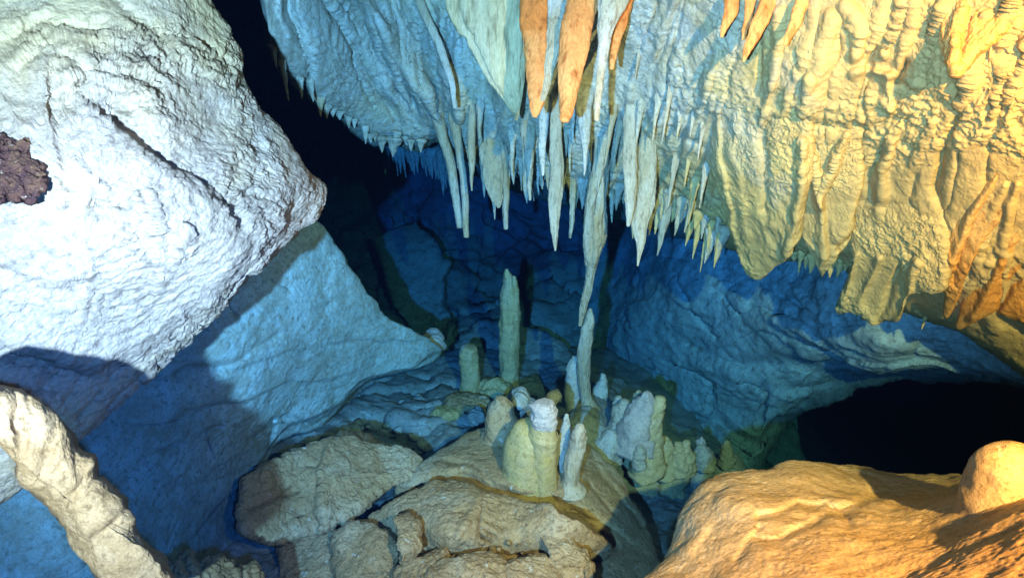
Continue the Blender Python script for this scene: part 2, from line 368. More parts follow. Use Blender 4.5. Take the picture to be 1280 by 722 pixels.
# rock ledge and wall on the right, arching over a dark passage
right_edge = ip([700, 760, 850, 930, 950, 962, 985, 1020, 1060, 1130, 1200, 1280, 1400, 1700], [640, 640, 640, 625, 590, 556, 520, 494, 476, 466, 469, 474, 480, 500])
right_ctrl = [(720, 300, 5.2), (790, 320, 4.6), (830, 330, 3.9), (860, 380, 3.55), (950, 350, 3.1), (950, 400, 3.0), (1010, 430, 2.75), (1100, 430, 2.3), (1280, 450, 1.85), (880, 440, 3.6), (930, 470, 3.35),
              (920, 540, 3.5), (840, 540, 3.9), (780, 450, 4.4), (1050, 470, 2.85), (1130, 455, 2.4), (1280, 300, 1.9), (1100, 300, 2.4), (940, 600, 3.5), (1600, 450, 1.5)]
right_gr = [([(880, 350), (930, 385), (1010, 400)], 3, .035), ([(850, 345), (862, 390), (900, 420)], 3, .035), ([(930, 470), (960, 490), (950, 530)], 3, .04), ([(860, 455), (890, 480), (880, 520)], 3, .05), ([(870, 430), (930, 450), (1000, 462), (1060, 462)], 9, .06), ([(895, 322), (950, 360), (1050, 395)], 3, .04), ([(840, 325), (880, 335), (920, 360)], 3, .03), ([(960, 400), (1040, 420), (1130, 425)], 8, -.04),
            ([(860, 520), (900, 530), (950, 560)], 4, .08)]
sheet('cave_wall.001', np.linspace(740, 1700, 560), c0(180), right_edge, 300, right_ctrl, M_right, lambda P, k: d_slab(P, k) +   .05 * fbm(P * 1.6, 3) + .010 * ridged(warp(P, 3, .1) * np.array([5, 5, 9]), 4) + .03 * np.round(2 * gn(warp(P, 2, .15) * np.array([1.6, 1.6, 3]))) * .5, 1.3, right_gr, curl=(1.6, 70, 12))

# rear ceiling behind the front one
rear_edge = ip([180, 260, 330, 400, 470, 520, 600, 700, 800, 900], [60, 75, 100, 130, 182, 196, 218, 250, 275, 300])
rear_ctrl = [(200, 0, 4.4), (350, 50, 4.4), (480, 150, 4.1), (540, 190, 3.8), (620, 215, 3.6), (700, 240, 3.5), (800, 260, 3.3), (600, 100, 3.5), (800, 100, 3.0)]
sheet('cave_ceiling', np.linspace(180, 900, 330), c0(-150), rear_edge, 180, rear_ctrl, M_wall, d_flow, 1.5, curl=(1.8, 60, 10))

# front ceiling
ceil_edge = ip([286, 300, 316, 325, 336, 352, 370, 385, 410, 440, 468, 482, 500, 524, 545, 565, 590, 610, 640, 700, 760, 800, 850, 880, 905, 940, 1000, 1050, 1100, 1150, 1200, 1280, 1400, 1700],
               [-240, -200, -60, 0, 55, 86, 104, 118, 136, 158, 178, 174, 176, 184, 168, 186, 200, 208, 214, 226, 246, 252, 262, 282, 298, 318, 322, 330, 376, 392, 408, 462, 520, 620])
ceil_ctrl = [(300, -200, 1.6), (340, 0, 1.70), (360, 80, 1.86), (450, 150, 2.38), (450, 20, 2.1), (520, 170, 2.5), (560, 50, 2.1), (600, 180, 2.4), (680, 60, 1.85), (700, -150, 1.5), (700, 200, 2.35),
             (770, 200, 2.25), (760, 60, 1.85), (850, 100, 1.75), (850, 250, 2.25), (930, 20, 1.45), (1000, 100, 1.4), (920, 200, 1.8), (1000, 310, 1.95), (1100, 370, 1.9), (1080, 200, 1.5), (1200, 100, 1.15),
             (1200, 350, 1.55), (1280, 0, 1.0), (1280, 440, 1.65), (1150, -100, 1.1), (1500, 300, 1.1), (930, -100, 1.3)]
CE = Depth(ceil_ctrl)
ceil_gr = [([(440, -20), (476, 43), (510, 90), (540, 143), (568, 186)], 12, -.07), ([(526, 0), (546, 50), (563, 100), (570, 150)], 7, -.05), ([(488, -20), (520, 60), (545, 110), (560, 160)], 7, .05),
           ([(586, 37), (606, 86), (630, 160), (642, 200)], 6, .05), ([(405, 0), (450, 80), (500, 160)], 6, .03), ([(365, 0), (378, 60), (388, 110)], 6, .05), ([(350, -10), (362, 50)], 5, -.016),
           ([(1040, 22), (1025, 67), (1014, 142)], 9, -.014), ([(1130, 0), (1118, 40), (1107, 70)], 6, -.014), ([(1136, 75), (1124, 103)], 4, .03), ([(1138, 0), (1112, 62)], 3, .035),
           ([(900, 125), (893, 170), (890, 225)], 5, -.016), ([(830, 110), (815, 170)], 4, -.016), ([(868, 140), (850, 160)], 4, -.02), ([(1055, 165), (1040, 205), (1026, 262)], 6, -.018), ([(1000, 175), (1004, 240), (990, 310)], 5, -.016),
           ([(1070, 90), (1150, 100)], 5, -.015), ([(960, 150), (1080, 160), (1130, 150)], 6, .02), ([(1200, 140), (1170, 230), (1190, 300)], 7, .03), ([(790, 110), (775, 180), (765, 230)], 4, -.016),
           ([(1110, 100), (1110, 200), (1100, 280)], 6, -.015), ([(980, 20), (965, 90), (955, 150)], 5, -.02), ([(1060, 10), (1075, 40), (1070, 70)], 6, -.02), ([(1235, 330), (1225, 370), (1250, 410)], 8, -.016),
           ([(820, 0), (800, 60)], 3, .02), ([(845, 160), (880, 180)], 5, .015), ([(1040, 240), (1140, 260), (1180, 300)], 5, .012)]
rb = random.Random(21)
for x0 in np.arange(410, 720, 15):
    x1 = x0 + (600 - x0) * .22 + (565 - x0) * .12 * (x0 < 565) + rb.uniform(-8, 8); y1 = float(ceil_edge(x1)) - rb.uniform(5, 60); y0 = rb.uniform(-60, 60)
    ceil_gr.append(([(x0, y0), ((x0 + x1) / 2 + rb.uniform(-5, 5), (y0 + y1) / 2), (x1, y1)], rb.uniform(2.5, 5), rb.choice([-.022, -.014, .016, .022])))
for j in range(46):
    x0 = rb.uniform(760, 1300); y0 = rb.uniform(-60, 250); L = rb.uniform(50, 170); x1 = x0 - L * rb.uniform(.12, .34)
    ceil_gr.append(([(x0, y0), ((x0 + x1) / 2 + rb.uniform(-4, 4), y0 + L / 2), (x1, y0 + L)], rb.uniform(2.5, 6), rb.choice([-.014, -.009, .010, .014])))
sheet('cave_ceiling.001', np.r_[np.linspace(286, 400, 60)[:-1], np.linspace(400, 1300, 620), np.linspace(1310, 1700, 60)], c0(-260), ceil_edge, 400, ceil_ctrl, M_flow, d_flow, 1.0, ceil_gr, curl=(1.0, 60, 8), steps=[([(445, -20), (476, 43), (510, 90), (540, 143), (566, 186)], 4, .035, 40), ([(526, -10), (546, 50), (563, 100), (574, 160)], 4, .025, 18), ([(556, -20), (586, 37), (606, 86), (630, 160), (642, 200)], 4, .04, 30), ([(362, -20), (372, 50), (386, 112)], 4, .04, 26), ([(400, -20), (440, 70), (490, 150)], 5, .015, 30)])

# floor
floor_ctrl = [(458, 642, 2.35), (733, 500, 2.85), (715, 524, 2.72), (752, 508, 2.85), (640, 488, 3.36), (-200, 800, 1.5), (300, 700, 1.9), (470, 720, 1.85), (400, 560, 2.6), (450, 520, 2.95), (500, 480, 3.4), (560, 520, 3.0), (600, 490, 3.35), (700, 510, 3.1), (760, 600, 2.7), (850, 600, 3.0), (850, 560, 3.3), (900, 610, 2.9),
              (950, 580, 4.0), (800, 690, 2.3), (700, 700, 2.1), (900, 720, 2.3), (600, 450, 3.8), (480, 450, 3.7), (750, 470, 3.6), (1000, 620, 4.6), (1150, 600, 7), (1280, 640, 6.5), (1000, 760, 2.8), (1500, 640, 6.5)]
floor_gr = [([(385, 535), (430, 505), (500, 492), (560, 488), (600, 494)], 2.5, .10), ([(400, 530), (440, 500), (480, 480), (505, 468), (540, 478)], 2.5, .09), ([(490, 556), (540, 540), (590, 520)], 2.5, .09), ([(545, 482), (570, 492)], 2.5, .04),
            ([(480, 505), (500, 512), (560, 515)], 2.5, .03), ([(436, 541), (490, 546), (532, 568)], 11, .26), ([(430, 545), (480, 530), (520, 545)], 3, .04), ([(470, 535), (500, 525), (550, 530)], 4, -.03), ([(500, 515), (540, 508)], 5, -.03)]
sheet('cave_floor', np.linspace(-300, 1600, 520), c0(440), c0(900), 260, floor_ctrl, M_floor, lambda P, k: d_clay(P, k) + .02 * ridged(warp(P, 3, .1) * np.array([5, 7, 5]), 3), 1.5, floor_gr)

# ------------------------------------------------------------------ boulder, slab and column on the left
b_gr = [([(300, 112), (250, 60), (170, 30), (120, -20)], 9, .010), ([(398, 236), (340, 250), (300, 240)], 5, .008), ([(150, 160), (190, 196), (235, 224), (262, 246)], 7, .010), ([(305, 118), (285, 190), (255, 250)], 14, -.008), ([(330, 150), (320, 230), (300, 290)], 8, .006), ([(20, 90), (60, 60), (110, 90), (90, 130)], 7, .008), ([(0, 330), (60, 345), (110, 340)], 7, -.008), ([(10, 375), (90, 380)], 6, -.006), ([(52, 85), (60, 120), (62, 170), (70, 215), (80, 260)], 5, -.010), ([(72, 120), (74, 180), (82, 240)], 6, .004), ([(186, 245), (190, 290), (200, 330), (196, 345)], 4, -.007), ([(176, 240), (180, 280), (188, 330)], 3, .006), ([(225, 290), (212, 330), (196, 355)], 4, -.006),
        ([(110, 365), (100, 395)], 5, -.006), ([(122, 370), (112, 398)], 4, -.006), ([(80, 200), (115, 215), (138, 235)], 3, -.006), ([(60, 205), (100, 250), (150, 255)], 3, .006), ([(260, 60), (275, 95)], 4, .008), ([(100, 60), (110, 80), (85, 95)], 8, -.012),
        ([(0, 420), (20, 440), (75, 450), (110, 462)], 4, .02), ([(365, 270), (375, 240), (395, 210)], 3, .008), ([(240, 400), (330, 320), (390, 262)], 3, .012), ([(200, 440), (280, 372)], 3, .012), ([(20, 480), (40, 450)], 4, .01), ([(50, 490), (70, 455)], 4, .01), ([(80, 500), (95, 470)], 4, .01),
        ([(95, 520), (150, 455)], 3, .02), ([(110, 530), (190, 445)], 3, .02), ([(0, 120), (40, 160)], 8, -.01), ([(0, 60), (60, 30), (120, 40)], 9, .012)]
b_st = [([(270, 252), (245, 225), (200, 200), (175, 182), (142, 152)], 9, .030, 34), ([(-100, 415), (60, 450), (120, 457), (180, 428), (270, 358), (350, 280), (398, 214)], 26, .03, 400)]
body('boulder', [(-420, -300), (0, -260), (200, -190), (256, -20), (288, 60), (305, 118), (335, 152), (372, 202), (404, 240), (394, 264), (368, 292), (330, 332), (280, 374), (212, 432), (152, 490), (100, 548), (40, 600), (-60, 640), (-300, 600), (-500, 200)],
     [(-300, 100, 1.0), (0, 0, 1.0), (60, 200, .90), (0, 300, .90), (100, 300, .93), (200, 150, 1.0), (280, 100, 1.22), (300, 300, 1.12), (390, 240, 1.36), (200, 400, 1.12), (100, 440, 1.04), (0, 420, .95), (-200, 500, .95), (200, -150, 1.2), (120, 520, 1.08), (0, 540, .93)],
     M_boulder, edge=.10, back=.5, p=9, disp=d_boulder, nt=1100, nr=230, center=(120, 240), grooves=b_gr, steps=b_st, rough=1.6, shrink=.7,
     label='huge pale crinkled boulder filling the upper left, brightly lit', cat='boulder')

M_b = bpy.data.objects['boulder']
body('mineral_crust', [(-40, 160), (0, 172), (18, 178), (34, 186), (38, 200), (50, 212), (54, 226), (52, 240), (40, 248), (10, 246), (-40, 250)], [(0, 210, .872), (50, 210, .880), (-40, 210, .872)], M_rust, edge=.012, back=.05, p=2.2,
     disp=lambda P, k: .006 * fbm(P * 60, 3) + .004 * ridged(P * 120, 2), nt=260, nr=60, rough=9, parent=M_b, label='reddish brown crumbly crust')

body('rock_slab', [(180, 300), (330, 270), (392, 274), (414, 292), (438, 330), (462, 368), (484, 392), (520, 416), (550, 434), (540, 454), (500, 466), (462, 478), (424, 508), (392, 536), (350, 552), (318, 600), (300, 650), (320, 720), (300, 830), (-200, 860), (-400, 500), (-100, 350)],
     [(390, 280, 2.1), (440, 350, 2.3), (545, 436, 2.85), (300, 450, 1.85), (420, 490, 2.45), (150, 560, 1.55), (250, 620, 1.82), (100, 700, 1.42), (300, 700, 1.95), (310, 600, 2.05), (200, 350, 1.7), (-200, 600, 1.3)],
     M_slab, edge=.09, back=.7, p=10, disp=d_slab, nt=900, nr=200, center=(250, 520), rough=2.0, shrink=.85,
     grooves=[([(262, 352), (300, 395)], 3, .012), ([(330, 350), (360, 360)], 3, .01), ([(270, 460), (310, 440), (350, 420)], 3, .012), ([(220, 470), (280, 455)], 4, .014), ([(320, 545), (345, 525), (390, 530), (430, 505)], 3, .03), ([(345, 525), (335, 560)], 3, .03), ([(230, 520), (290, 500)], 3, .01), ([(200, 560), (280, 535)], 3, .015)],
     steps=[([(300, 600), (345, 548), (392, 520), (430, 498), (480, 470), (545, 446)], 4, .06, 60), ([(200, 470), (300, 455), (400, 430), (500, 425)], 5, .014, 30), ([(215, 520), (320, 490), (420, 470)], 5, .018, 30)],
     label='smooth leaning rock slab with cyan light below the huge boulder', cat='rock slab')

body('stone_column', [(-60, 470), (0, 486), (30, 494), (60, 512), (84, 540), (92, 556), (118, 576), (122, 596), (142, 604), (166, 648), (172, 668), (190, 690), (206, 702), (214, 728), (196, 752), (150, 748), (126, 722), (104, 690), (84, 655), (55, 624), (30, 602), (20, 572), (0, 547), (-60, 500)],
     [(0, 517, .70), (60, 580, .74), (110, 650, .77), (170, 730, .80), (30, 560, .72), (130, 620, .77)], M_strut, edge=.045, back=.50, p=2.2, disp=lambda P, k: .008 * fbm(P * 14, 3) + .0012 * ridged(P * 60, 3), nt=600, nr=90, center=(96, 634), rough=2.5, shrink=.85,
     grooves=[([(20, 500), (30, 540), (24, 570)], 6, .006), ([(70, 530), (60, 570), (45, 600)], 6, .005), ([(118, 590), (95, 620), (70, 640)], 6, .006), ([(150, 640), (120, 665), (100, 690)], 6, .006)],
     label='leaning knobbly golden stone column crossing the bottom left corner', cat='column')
body('rock_fragment', [(196, 740), (204, 706), (218, 700), (226, 690), (238, 688), (240, 700), (250, 704), (262, 697), (290, 699), (296, 712), (304, 704), (324, 712), (330, 760), (200, 790)], [(250, 720, 1.28), (200, 740, 1.22), (320, 730, 1.34)], M_strut, edge=.04, back=.12, p=2.5,
     disp=lambda P, k: .008 * fbm(P * 22, 3) + .004 * ridged(P * 60, 2), nt=300, nr=60, rough=3, grooves=[([(232, 690), (236, 740)], 4, .012), ([(250, 700), (252, 740)], 3, .008), ([(300, 704), (302, 740)], 3, .012), ([(312, 704), (313, 740)], 2.5, .008)], shrink=.6,
     label='jagged golden rock fragments poking up at the foot of the leaning column', cat='rock')

# ------------------------------------------------------------------ near golden rock, right
body('near_rock', [(790, 760), (818, 712), (836, 680), (850, 648), (868, 612), (890, 594), (930, 590), (962, 588), (990, 579), (1040, 577), (1080, 582), (1112, 593), (1160, 594), (1200, 596), (1240, 600), (1290, 602), (1340, 606), (1500, 620), (1600, 900), (1200, 1000), (800, 950)],
     [(1000, 582, 1.46), (1100, 594, 1.52), (1190, 600, 1.45), (900, 600, 1.38), (840, 700, 1.18), (1000, 650, 1.16), (1000, 720, .95), (1150, 650, 1.10), (1150, 720, .84), (1225, 602, 1.25), (1290, 606, 1.12), (1280, 700, .72), (900, 720, 1.05), (1400, 700, .65), (1200, 900, .55), (1240, 632, .97), (1290, 622, .93), (930, 640, 1.22)],
     M_gold, edge=.10, back=.35, p=6, disp=lambda P, k: .012 * fbm(P * 5, 3) + .0020 * fbm(P * 22, 3) + .0008 * ridged(warp(P, 8, .03) * np.array([60, 60, 90]), 2) + .0006 * gn(P * 180), nt=900, nr=200, center=(1100, 740), rough=1.2, shrink=.7,
     grooves=[([(950, 645), (1000, 628), (1040, 634), (1060, 650)], 5, .02), ([(1055, 640), (1110, 606), (1150, 596)], 8, .03), ([(950, 676), (1000, 660), (1060, 632)], 5, .015), ([(880, 640), (900, 600)], 8, .012), ([(920, 700), (940, 680), (955, 660)], 5, .008), ([(1050, 584), (1090, 596)], 3, .012),
              ([(862, 690), (880, 650)], 9, -.012), ([(1180, 640), (1240, 650)], 4, -.004)],
     label='large rounded golden rock with a small knob, close at the bottom right', cat='boulder')

spire('knob', [(660, 1200, 1360), (630, 1207, 1340), (608, 1213, 1326), (590, 1219, 1313), (576, 1227, 1300), (566, 1237, 1288), (560, 1249, 1275), (558, 1257, 1267)], 1.03, M_gold, lump=.03, ring=.006, tip=.3, parent=bpy.data.objects['near_rock'], seed=3, nz=60, na=60)
# ------------------------------------------------------------------ floor rocks
G_fl = 'split boulders on the cave floor'
body('rock_slab', [(306, 600), (340, 576), (380, 560), (431, 543), (459, 550), (493, 558), (520, 568), (530, 578), (518, 594), (478, 612), (444, 634), (428, 648), (412, 660), (380, 668), (350, 676), (312, 664), (300, 640)],
     [(431, 545, 2.16), (528, 578, 2.22), (476, 612, 2.05), (420, 650, 1.92), (310, 620, 1.80), (350, 670, 1.78), (400, 600, 1.98)], M_clay, edge=.07, back=.4, p=12, nt=500, nr=120, rough=3, disp=d_block, k=1.2,
     steps=[([(404, 548), (398, 590), (402, 625), (400, 660)], 5, .035, 120)], grooves=[([(310, 640), (350, 618), (372, 612)], 4, .025), ([(404, 552), (392, 600), (408, 640)], 9, -.02), ([(330, 590), (345, 640)], 10, -.015), ([(380, 585), (400, 588)], 4, .015), ([(350, 655), (400, 640)], 2, .02), ([(400, 610), (403, 640)], 2.5, .015)],
     label='broad flat-topped split boulder with a dark shadow along its back edge', cat='rock slab', group=G_fl)
for nm, ol, dd, lb in [
    ('boulder', [(352, 680), (380, 670), (414, 658), (419, 690), (418, 790), (360, 800), (350, 720)], 1.78, 'greenish cracked rock at the bottom left of the floor pile beside the foreground shadow'),
    ('boulder', [(420, 668), (434, 657), (459, 656), (478, 660), (489, 656), (500, 676), (497, 704), (490, 760), (430, 800), (419, 730)], 1.74, 'rounded tan boulder below the dark triangular pit'),
    ('rock_block', [(493, 648), (512, 642), (521, 652), (523, 684), (502, 703), (499, 676)], 1.70, 'small upright block wedged beside the rounded boulder'),
    ('boulder', [(490, 728), (500, 708), (520, 697), (545, 684), (558, 680), (571, 696), (552, 712), (524, 724), (520, 790), (480, 790)], 1.62, 'low slanting stone at the bottom edge left of two round stones'),
    ('boulder', [(526, 720), (552, 702), (581, 688), (604, 688), (620, 693), (633, 708), (634, 790), (530, 800)], 1.58, 'left round stone of the pair under the mound ledge'),
    ('boulder', [(633, 707), (650, 697), (669, 690), (682, 692), (692, 704), (702, 716), (700, 790), (640, 790)], 1.58, 'right round stone of the pair under the mound ledge'),
    ('boulder', [(676, 670), (690, 658), (706, 662), (719, 674), (730, 690), (733, 722), (724, 790), (702, 790), (700, 714), (684, 690)], 1.64, 'taller stone curving up at the right end of the floor pile'),
    ('stone_stub', [(729, 704), (738, 703), (739, 760), (728, 760)], 1.58, 'tiny pale upright stub at the bottom edge beside the golden rock')]:
    cx = np.mean([p[0] for p in ol]); cy = np.mean([p[1] for p in ol])
    body(nm, ol, [(cx - 60, cy - 60, dd + .14), (cx + 60, cy - 60, dd + .14), (cx, cy + 60, dd - .12), (cx, cy, dd)], M_clay, edge=.07, back=.3, p=5, nt=300, nr=80, rough=2.4, k=1.1, disp=d_block, sharp=True, label=lb, cat='rock', group=G_fl)

MOUND_D = [(650, 528, 2.36), (600, 548, 2.3), (520, 575, 2.2), (600, 600, 2.05), (700, 600, 2.08), (820, 690, 2.05), (690, 640, 1.96), (480, 615, 2.1), (760, 600, 2.3), (560, 700, 1.8), (780, 720, 1.9)]
MD = Depth(MOUND_D)
body('flowstone_mound', [(492, 612), (512, 588), (534, 572), (572, 548), (606, 532), (650, 522), (700, 522), (728, 548), (752, 572), (776, 594), (790, 622), (806, 650), (822, 692), (826, 740), (700, 780), (540, 760), (505, 690)], MOUND_D, M_clay,
     edge=.10, back=.5, p=7, nt=600, nr=140, rough=1.5, k=.8, grooves=[([(487, 626), (548, 600), (576, 598), (604, 611), (645, 620), (684, 626), (728, 646), (764, 682)], 8, .06), ([(560, 575), (600, 590), (612, 602)], 4, .014), ([(500, 600), (560, 600)], 6, .01), ([(735, 560), (770, 610), (800, 660)], 4, .02), ([(740, 600), (765, 640)], 4, .015), ([(600, 545), (640, 560)], 4, .01), ([(700, 640), (745, 648), (790, 680)], 4, .015), ([(745, 580), (700, 620)], 10, -.02)],
     label='silted flowstone mound carrying the stubby stalagmites in the middle of the floor', cat='flowstone mound')
body('flowstone_ledge', [(464, 650), (472, 638), (487, 628), (520, 612), (548, 604), (576, 602), (604, 615), (645, 624), (684, 630), (708, 640), (728, 650), (748, 668), (764, 686), (752, 706), (744, 780), (600, 800), (490, 780), (480, 690), (470, 664)],
     [(560, 606, 1.96), (480, 645, 1.92), (640, 630, 1.88), (755, 690, 1.86), (600, 660, 1.76), (560, 685, 1.74), (700, 690, 1.76), (560, 712, 1.95), (700, 715, 1.95), (620, 745, 2.05)], M_clay, edge=.06, back=.25, p=8, nt=500, nr=110, rough=2.2, k=1.2,
     grooves=[([(600, 637), (601, 662), (603, 672)], 2.5, .03), ([(603, 672), (615, 678)], 3, .02), ([(604, 660), (620, 672)], 2.5, .02), ([(590, 640), (575, 670)], 6, -.01), ([(640, 672), (636, 690)], 7, -.012), ([(660, 676), (655, 690)], 7, -.01), ([(612, 655), (628, 660)], 5, .014)],
     label='smooth tan ledge of flowstone in front of the stubby stalagmites, broken along its lower edge', cat='flowstone ledge')

# rocks lying farther back on the floor
for i, (ol, dd, mt, lb) in enumerate([
    ([(528, 424), (541, 415), (547, 424), (553, 434), (548, 440), (540, 436)], 3.0, M_white, 'small white angular rock at the tip of the cyan slab'),
    ([(596, 490), (604, 478), (622, 475), (634, 482), (632, 492), (612, 497)], 3.2, M_stalag, 'rounded knob of rock between the short stump and the tall stalagmite'),
    ([(540, 516), (560, 510), (576, 512), (575, 520), (550, 522)], 2.95, M_bulb, 'flat yellowish stone on the blue floor behind the slab'),
    ([(586, 520), (594, 508), (602, 512), (604, 524), (592, 530)], 2.75, M_pale, 'small pale blue stone left of the rounded stump'),
    ([(640, 494), (650, 490), (655, 503), (646, 510)], 2.45, M_pale, 'small white chip behind the rounded stump'),
    ([(654, 512), (660, 504), (668, 506), (668, 522), (656, 524)], 2.42, M_wall, 'dark stone behind the white capped stump'),
    ([(687, 494), (694, 489), (699, 498), (692, 504)], 2.5, M_white, 'small white chip right of the white capped stump'),
    ([(560, 500), (585, 492), (610, 500), (600, 512), (566, 512)], 3.0, M_clay, 'low blue grey rock behind the rounded stump')]):
    cx = np.mean([p[0] for p in ol]); cy = np.mean([p[1] for p in ol])
    body('rock', ol, [(cx - 60, cy - 40, dd + .2), (cx + 60, cy - 40, dd + .2), (cx, cy + 60, dd - .2), (cx, cy, dd)], mt, edge=.05, back=.16, p=3, nt=160, nr=40, rough=1.6, k=.8, disp=d_rock, label=lb, cat='rock', group='loose rocks on the cave floor')

# chips along the broken lip of the ledge, in the cracks and over the blue floor
def chips(n, place, mts, label, group, seed):
    r_ = random.Random(seed)
    for i in range(n):
        x, y, d, r = place(r_)
        ol = [(x + r * math.cos(t) * r_.uniform(.65, 1.3), y + r * .75 * math.sin(t) * r_.uniform(.65, 1.3)) for t in np.linspace(0, 2 * math.pi, 7)[:-1]]
        body('rock', ol, [(x - 30, y - 30, d + .04), (x + 30, y - 30, d + .04), (x, y + 30, d - .05)], r_.choice(mts), edge=.03, back=.07, p=3, nt=48, nr=16, rough=.5, k=.35, disp=d_rock, sharp=True, label=label, cat='rock', group=group)
LIP = np.array([(545, 682), (562, 676), (575, 690), (600, 682), (622, 688), (634, 700), (650, 690), (672, 686), (690, 700), (640, 680), (655, 676), (618, 676)])
chips(9, lambda r: (*(LIP[r.randrange(len(LIP))] + [r.uniform(-8, 8), r.uniform(-6, 5)]), 1.76, r.uniform(2, 4)), [M_clay], 'chip of broken flowstone along the lip of the ledge', 'chips along the broken ledge', 3)
FD = Depth(floor_ctrl)
def onfloor(r):
    x, y = r.uniform(400, 600), r.uniform(478, 545)
    while y > 560 - (x - 400) * .1 or y < 560 - (x - 350) * .45: x, y = r.uniform(400, 600), r.uniform(478, 545)
    return x, y, float(FD(x, y)) - .01, r.uniform(3, 9)
chips(44, onfloor, [M_floor, M_floor, M_floor, M_slab], 'loose chip of rock on the blue floor between the cyan slab and the mound', 'loose chips on the blue floor', 4)

# far broken blocks below the dark wall
for ol, dd, lb in [
    ([(470, 300), (520, 275), (560, 330), (555, 375), (575, 410), (560, 440), (520, 425), (490, 380)], 4.7, 'dark blue fractured block left of the tall stalagmite'),
    ([(572, 412), (600, 396), (640, 398), (690, 425), (730, 462), (720, 500), (580, 500), (560, 450)], 3.95, 'blue block with a lit edge behind the tall stalagmite'),
    ([(520, 430), (560, 440), (580, 450), (590, 500), (500, 500), (470, 470)], 3.8, 'low blue block behind the short stump')]:
    cx = np.mean([p[0] for p in ol]); cy = np.mean([p[1] for p in ol])
    body('boulder', ol, [(cx - 60, cy - 60, dd + .3), (cx + 60, cy - 60, dd + .25), (cx, cy + 60, dd - .25), (cx, cy, dd)], M_wall, edge=.15, back=.5, p=6, nt=300, nr=70, rough=3, k=.35, disp=d_wall, sharp=True, label=lb, cat='boulder', group='broken blocks below the far wall')

# ------------------------------------------------------------------ stalagmites
spire('stalagmite', [(494, 612, 662), (484, 622, 651), (460, 624.5, 648), (430, 624, 648.5), (400, 623, 649.5), (375, 625, 648.5), (360, 627, 646), (350, 629, 643), (343, 629.5, 639), (337, 631, 635.5)], 3.4, M_stalag, lump=.07, ring=.07, flute=.03, nf=6, nz=140, na=56, label='tallest stalagmite, slender with a pointed split tip and long dark shadow', cat='stalagmite')
sp = bpy.data.objects['stalagmite']
spire('side_spire', [(400, 638, 649), (375, 639, 649), (355, 639.5, 647), (346, 640, 645)], 3.22, M_stalag, lump=.06, ring=.05, parent=sp, nz=50, na=30)
spire('stalagmite', [(500, 564, 612), (490, 573, 603), (470, 575, 600), (450, 574, 598), (438, 575, 597), (433, 577, 596)], 3.3, M_stalag, lump=.07, ring=.06, tip=.15, seed=3, label='short thick stump with a broken flat top left of the tallest stalagmite', cat='stalagmite')
a = bpy.data.objects['stalagmite.001']
spire('broken_top', [(446, 575, 588), (438, 574, 589), (433, 577, 587)], 3.21, M_white, tip=.3, parent=a, nz=20, na=24)
# hanging column with the stalagmite rising to it
spire('stalactite', [(90, 742, 772), (130, 740, 768), (160, 740, 764), (200, 736, 762), (243, 732, 757), (285, 728, 755), (315, 729, 749), (337, 732, 743), (362, 728, 738.5), (384, 724, 733), (406, 722.5, 727)], 2.12, M_drip, lump=.09, ring=.05, flute=.11, nf=5, nz=160, na=56, seed=2, dtop=2.58, label='longest stalactite, thinning to a narrow tip that nearly meets a stalagmite', cat='stalactite')
a = [o for o in bpy.data.objects if o.get('label', '').startswith('longest')][0]
spire('side_flute', [(110, 742, 756), (190, 741, 757), (250, 733, 745), (300, 729, 739), (330, 731, 736)], 2.12, M_drip2, lump=.05, flute=.05, parent=a, seed=4, dtop=2.42)
spire('side_flute', [(220, 744, 757), (270, 743, 754), (295, 739, 748), (312, 739, 743)], 2.26, M_drip, lump=.05, flute=.05, parent=a, seed=5, dtop=2.40)
spire('stalagmite', [(512, 716, 752), (500, 725, 742), (480, 723, 738), (455, 720.5, 738), (430, 722, 740), (412, 726, 742), (398, 731, 743), (386, 736, 740)], 2.78, M_drip, lump=.08, ring=.05, seed=6, label='thin grey stalagmite rising to meet the longest stalactite', cat='stalagmite')
spire('stalagmite', [(522, 708, 727), (495, 706, 728), (470, 706.5, 727), (455, 709, 726), (447, 714, 723)], 2.85, M_pale, lump=.05, ring=.04, seed=7, label='short pale blue rounded stalagmite just left of the thin grey one', cat='stalagmite')
spire('stalagmite', [(510, 738, 759), (492, 739, 760), (478, 746, 759), (468, 751, 757)], 2.95, M_pale, lump=.08, seed=8, label='small pointed stalagmite just right of the thin grey one', cat='stalagmite')
spire('stalagmite', [(562, 588, 664), (548, 602, 652), (540, 605, 650), (522, 606, 645), (508, 611, 641), (499, 618, 635)], 2.33, M_clay, lump=.06, ring=.03, seed=9, tip=.5, label='broad rounded grey stump at the left back of the mound', cat='stalagmite')
# white capped stump
spire('stalagmite', [(632, 625, 701), (620, 629, 697), (606, 628, 694), (585, 628, 694), (566, 629, 694), (551, 633, 694), (541, 640, 692), (534, 650, 690)], 2.14, M_bulb, lump=.025, ring=.02, seed=10, tip=.3, nz=90, na=64, label='fat yellow stalagmite with a bright white broken cap', cat='stalagmite')
a = [o for o in bpy.data.objects if o.get('label', '').startswith('fat yellow')][0]
spire('neck', [(625, 664, 695), (600, 664, 696), (570, 664, 697), (548, 661, 698), (543, 660, 699), (538, 664, 697), (528, 664, 697)], 2.075, M_bulb, lump=.04, ring=.04, parent=a, seed=11, tip=.2)
spire('broken_cap', [(531, 665, 696), (522, 664, 697), (512, 664.5, 696), (506, 666, 695), (503, 669, 692)], 1.965, M_white, lump=.11, ring=.02, parent=a, seed=12, tip=.12, na=40)
spire('stalagmite', [(612, 692, 734), (601, 702, 724), (585, 704, 726), (565, 708, 731), (550, 712, 733), (540, 716, 733), (533, 719, 731)], 2.08, M_drip2, lump=.05, ring=.05, seed=13, tip=.8, label='finger-like tan stalagmite right of the white capped one', cat='stalagmite')
a = [o for o in bpy.data.objects if o.get('label', '').startswith('finger-like')][0]
